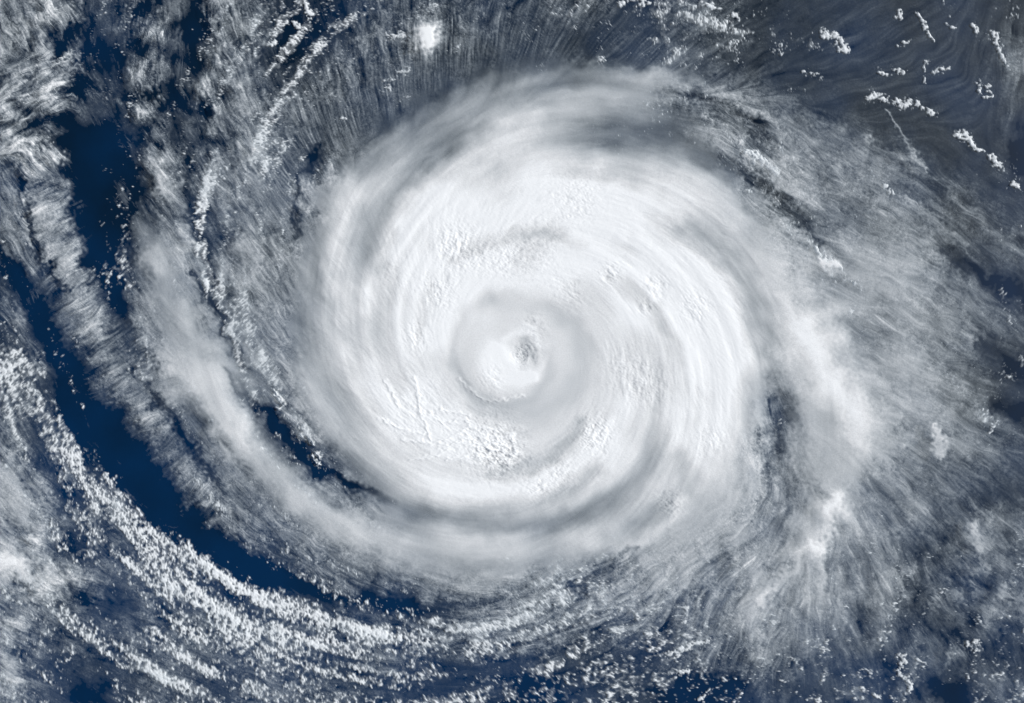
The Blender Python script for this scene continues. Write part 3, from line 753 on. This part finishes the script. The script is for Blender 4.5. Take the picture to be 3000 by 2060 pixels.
for r, (nm, kind, pts, bias, *lb) in enumerate(REG):
    q = qid[vis & (lq == r)]
    if len(q) < 40: continue
    if kind == 1:
        o = sheet(nm, q, PH, NR, ALPHA, M_HIGH, hur)
        if nm in PART_LABEL: tag(o, PART_LABEL[nm])
    else:
        o = sheet(nm, q, P, NR, ALPHA, M_HIGH)
        tag(o, lb[0], {2: "cirrus veil", 3: "storm cloud"}.get(kind, "cloud"), None, "stuff" if kind == 2 else None)

# ------------------------------------------------------------------ low cumulus
g = Grid(2.4)
LX, LY = sample(G, WX, g.X, g.Y), sample(G, WY, g.X, g.Y)
C = cubic_map(parse(LOW), g.X + 1.5 * LX, g.Y + 1.5 * LY)
for a, pts in ROWS:
    sl, w = brush(g, pts, 2.0, LX, LY); C[sl] += a * w
C += .2 * sstep(1600, 1750, g.Y) * sstep(1700, 1300, g.X) * (C > .8)
C -= 1.0 * sstep(2250, 2400, g.X) * sstep(1600, 1400, g.Y)
C -= 9 * sstep(40, 190, np.maximum(np.maximum(-g.X, g.X - 3000), np.maximum(-g.Y, g.Y - 2060)))
C = np.clip(C, 0, 8.5)
# puffs: small and large elements, a little stretched
big = np.clip(sstep(1550, 1850, g.Y) + .5 * sstep(900, 500, g.X) * sstep(300, 600, g.Y), 0, 1)
qr = np.hypot(g.X - EX, g.Y - EY) + 1
vx = ((g.Y - EY) - .26 * (g.X - EX)) / qr; vy = (-(g.X - EX) - .26 * (g.Y - EY)) / qr
vn = np.hypot(vx, vy); vx = (vx / vn).astype(F); vy = (vy / vn).astype(F)      # along the inflow bands
n_b = lic(g, noise(g, 60, slope=1.15, seed=53, lo=5), vx, vy, 60, 6)            # cloud streets
n_b = bilinear(g, n_b, g.X + 13 * noise(g, 60, seed=56) + 5 * noise(g, 22, seed=57), g.Y + 13 * noise(g, 60, seed=58) + 5 * noise(g, 22, seed=59))
n_bb = lic(g, noise(g, 110, slope=1.3, seed=60, lo=10), vx, vy, 170, 8)
ox, oy = (.55 * vx - .83 * vy).astype(F), (.83 * vx + .55 * vy).astype(F)      # grain across them
n_s = lic(g, noise(g, 12, slope=.35, seed=51, lo=1.8), ox, oy, 5, 2.4)
n_m = lic(g, noise(g, 34, slope=1.0, seed=52, lo=2), ox, oy, 6, 2.4)
n_x = noise(g, 150, slope=1.3, seed=54, lo=10)
east = sstep(1300, 1800, g.X)
N0 = (.40 + .26 * big) * n_m + (.36 - .2 * east) * n_b + (.55 - .3 * east) * n_bb + (.32 + .25 * east) * n_x
N = (.58 - .14 * big) * n_s + N0
N0 = N0 / N.std()
N /= N.std()
thr = 1.95 - .32 * C                                          # coverage -> threshold
D = np.where(C > .35, (N - thr), -1.0).astype(F)
D = D * .60
owner = np.full(g.sh, -1, np.int16)
nrag = .30 * n_s + .85 * noise(g, 36, slope=1.1, seed=55, lo=2)
for k, (nm, lb, grp, a, pts) in enumerate(SINGLE):
    sl, w = brush(g, [(p[0], p[1], .88 * p[2]) for p in pts], 2.0, .7 * LX, .7 * LY)
    d = (.72 * (w * (a + .25) - 1.0 + .85 * nrag[sl] * (.8 + .2 * w))).astype(F)
    m = (w > .12) & (d > 0)
    owner[sl][m] = k
    D[sl] = np.where(m, np.maximum(d, .0), np.where(w > .12, np.minimum(D[sl], -.1), D[sl]))
tower = np.array([1.0 if s[0] == 'storm_tower' else 0.0 for s in SINGLE] + [0.0], F)[owner]
Dp = np.clip(D, 0, 3)
dens = blur(g, Dp, 1.2)
ZL = .9 + (1.2 + 3.0 * tower) * (1 - np.exp(-1.1 * dens)) + .14 * np.sqrt(Dp) * (1 + .4 * n_s)
ZL = blur(g, ZL, 1.3)
AL = sstep(-.02, .75, dens) * (.62 + .33 * sstep(.3, 1.5, dens))
film = .22 * sstep(-.75, .65, blur(g, N0, 2) - thr) * sstep(1.2, 3.5, C)          # thin stratus between the puffs
AL = np.maximum(AL, film)
AL = (AL * sstep(.97, .86, bilinear(G, ALPHA, g.X, g.Y))).astype(F)         # nothing is modelled under the solid shield
PL = world_xyz(g, ZL, 2.0); NL = normals(g, ZL)
ny, nx = g.sh
qid = (np.arange(ny - 1)[:, None] * nx + np.arange(nx - 1)[None]).astype(np.int64)
def q4(A, f): return f(f(A[:-1, :-1], A[1:, :-1]), f(A[:-1, 1:], A[1:, 1:]))
vis = q4(AL, np.maximum) > .02
oq = q4(owner.astype(np.int32), np.maximum)
for k, (nm, lb, grp, a, pts) in enumerate(SINGLE):
    q = qid[vis & (oq == k)]
    if len(q) < 6: continue
    o = sheet(nm, q, PL, NL, AL, M_LOW)
    tag(o, lb, "storm cloud" if nm == 'storm_tower' else "cumulus", grp)

# every other puff: split the field at its valleys, climb to the local top
free = vis & (oq < 0)
H = blur(g, Dp, 5.0)[:-1, :-1]
H = np.where(free, H, -1) + 1e-6 * rng.random(H.shape)
hy, hx = H.shape
pad = np.full((hy + 2, hx + 2), -9.0); pad[1:-1, 1:-1] = H
ids = np.arange(hy * hx).reshape(hy, hx)
bestv = H.copy(); ptr = ids.copy()
for dy in (-1, 0, 1):
    for dx in (-1, 0, 1):
        v = pad[1 + dy:1 + dy + hy, 1 + dx:1 + dx + hx]
        m = v > bestv; bestv[m] = v[m]; ptr[m] = (ids + dy * hx + dx)[m]
ptr = ptr.ravel()
for _ in range(14): ptr = ptr[ptr]
ff = free.ravel(); root = ptr[ff]; qf = qid.ravel()[ff]
qx = g.X[:-1, :-1].ravel()[ff]; qy = g.Y[:-1, :-1].ravel()[ff]
u, inv, cnt = np.unique(root, return_inverse=True, return_counts=True)
mx = np.bincount(inv, qx) / cnt; my = np.bincount(inv, qy) / cnt
infr = (mx > 5) & (mx < 2995) & (my > 5) & (my < 2055)
hid = sample(G, ALPHA, mx, my)
score = np.where(infr, cnt * (1 - .8 * np.clip(hid, 0, 1)), 0)
order = np.argsort(-score)[:300 - len(SINGLE)]
FIELDS = [  # x0, y0, x1, y1, phrase
 (0, 1500, 900, 2060, 'white cumulus puff in the wide popcorn field beyond the deep blue channel', 'popcorn cumulus beyond the channel'),
 (900, 1700, 1560, 2060, 'white cumulus puff in the toothed rows under the outermost spiral band', 'toothed cumulus rows'),
 (1560, 1600, 2250, 2060, 'white cumulus puff scattered over blue water at the streamer tips', 'puffs by the streamer tips'),
 (0, 900, 520, 1500, 'white cumulus puff in the speckled belt along the deep blue channel', 'speckled cumulus belt'),
 (500, 480, 900, 1500, 'white cumulus tooth under the slanted cirrus sheet', 'cumulus teeth under cirrus'),
 (0, 0, 760, 900, 'white cumulus puff among the torn streaks around the blue slot', 'puffs among torn streaks'),
 (700, 0, 1350, 520, 'white cumulus puff along the dotted line outside the cirrus teeth', 'dotted cumulus line'),
 (1350, 0, 2330, 520, 'white cumulus puff in the flaky field outside the shield rim', 'flaky cumulus field'),
 (2200, 0, 3001, 1500, 'white cumulus speck over dark sea or thin veil', 'cumulus specks'),
 (0, 0, 3001, 2061, 'white cumulus puff among grey wisps over dark water', 'puffs among grey wisps')]
def field_of(x, y):
    for f, (x0, y0, x1, y1, *_r) in enumerate(FIELDS):
        if x0 <= x < x1 and y0 <= y < y1: return f
    return len(FIELDS) - 1
srt = np.argsort(inv, kind='stable'); starts = np.concatenate([[0], np.cumsum(cnt)])
taken = np.zeros(len(u), bool)
qa = np.quantile(cnt[order], [.33, .67])
for b in order:
    if score[b] <= 0: continue
    taken[b] = True
    q = qf[srt[starts[b]:starts[b + 1]]]
    o = sheet("cumulus_puff", q, PL, NL, AL, M_LOW)
    f = FIELDS[field_of(mx[b], my[b])]
    size = 'broad' if cnt[b] > qa[1] else ('middling' if cnt[b] > qa[0] else 'little')
    tag(o, size + ' ' + f[4], "cumulus", size + ' ' + f[5])
rest = ~taken[inv]
fi = np.array([field_of(x, y) for x, y in zip(mx, my)])[inv]
STUFF = ['fine scatter of tiny cumulus in the wide popcorn field', 'fine scatter of tiny cumulus in the toothed rows',
 'fine scatter of tiny cumulus at the streamer tips', 'fine scatter of tiny cumulus in the speckled belt',
 'fine scatter of tiny cumulus under the slanted cirrus', 'fine scatter of tiny cumulus among torn streaks',
 'fine scatter of tiny cumulus along the dotted line', 'fine scatter of tiny cumulus in the flaky field',
 'fine scatter of tiny cumulus over dark sea', 'fine scatter of tiny cumulus among grey wisps']
for f in range(len(FIELDS)):
    q = qf[rest & (fi == f)]
    if len(q) < 10: continue
    tag(sheet("cumulus_scatter", q, PL, NL, AL, M_LOW), STUFF[f], "cumulus field", None, "stuff")
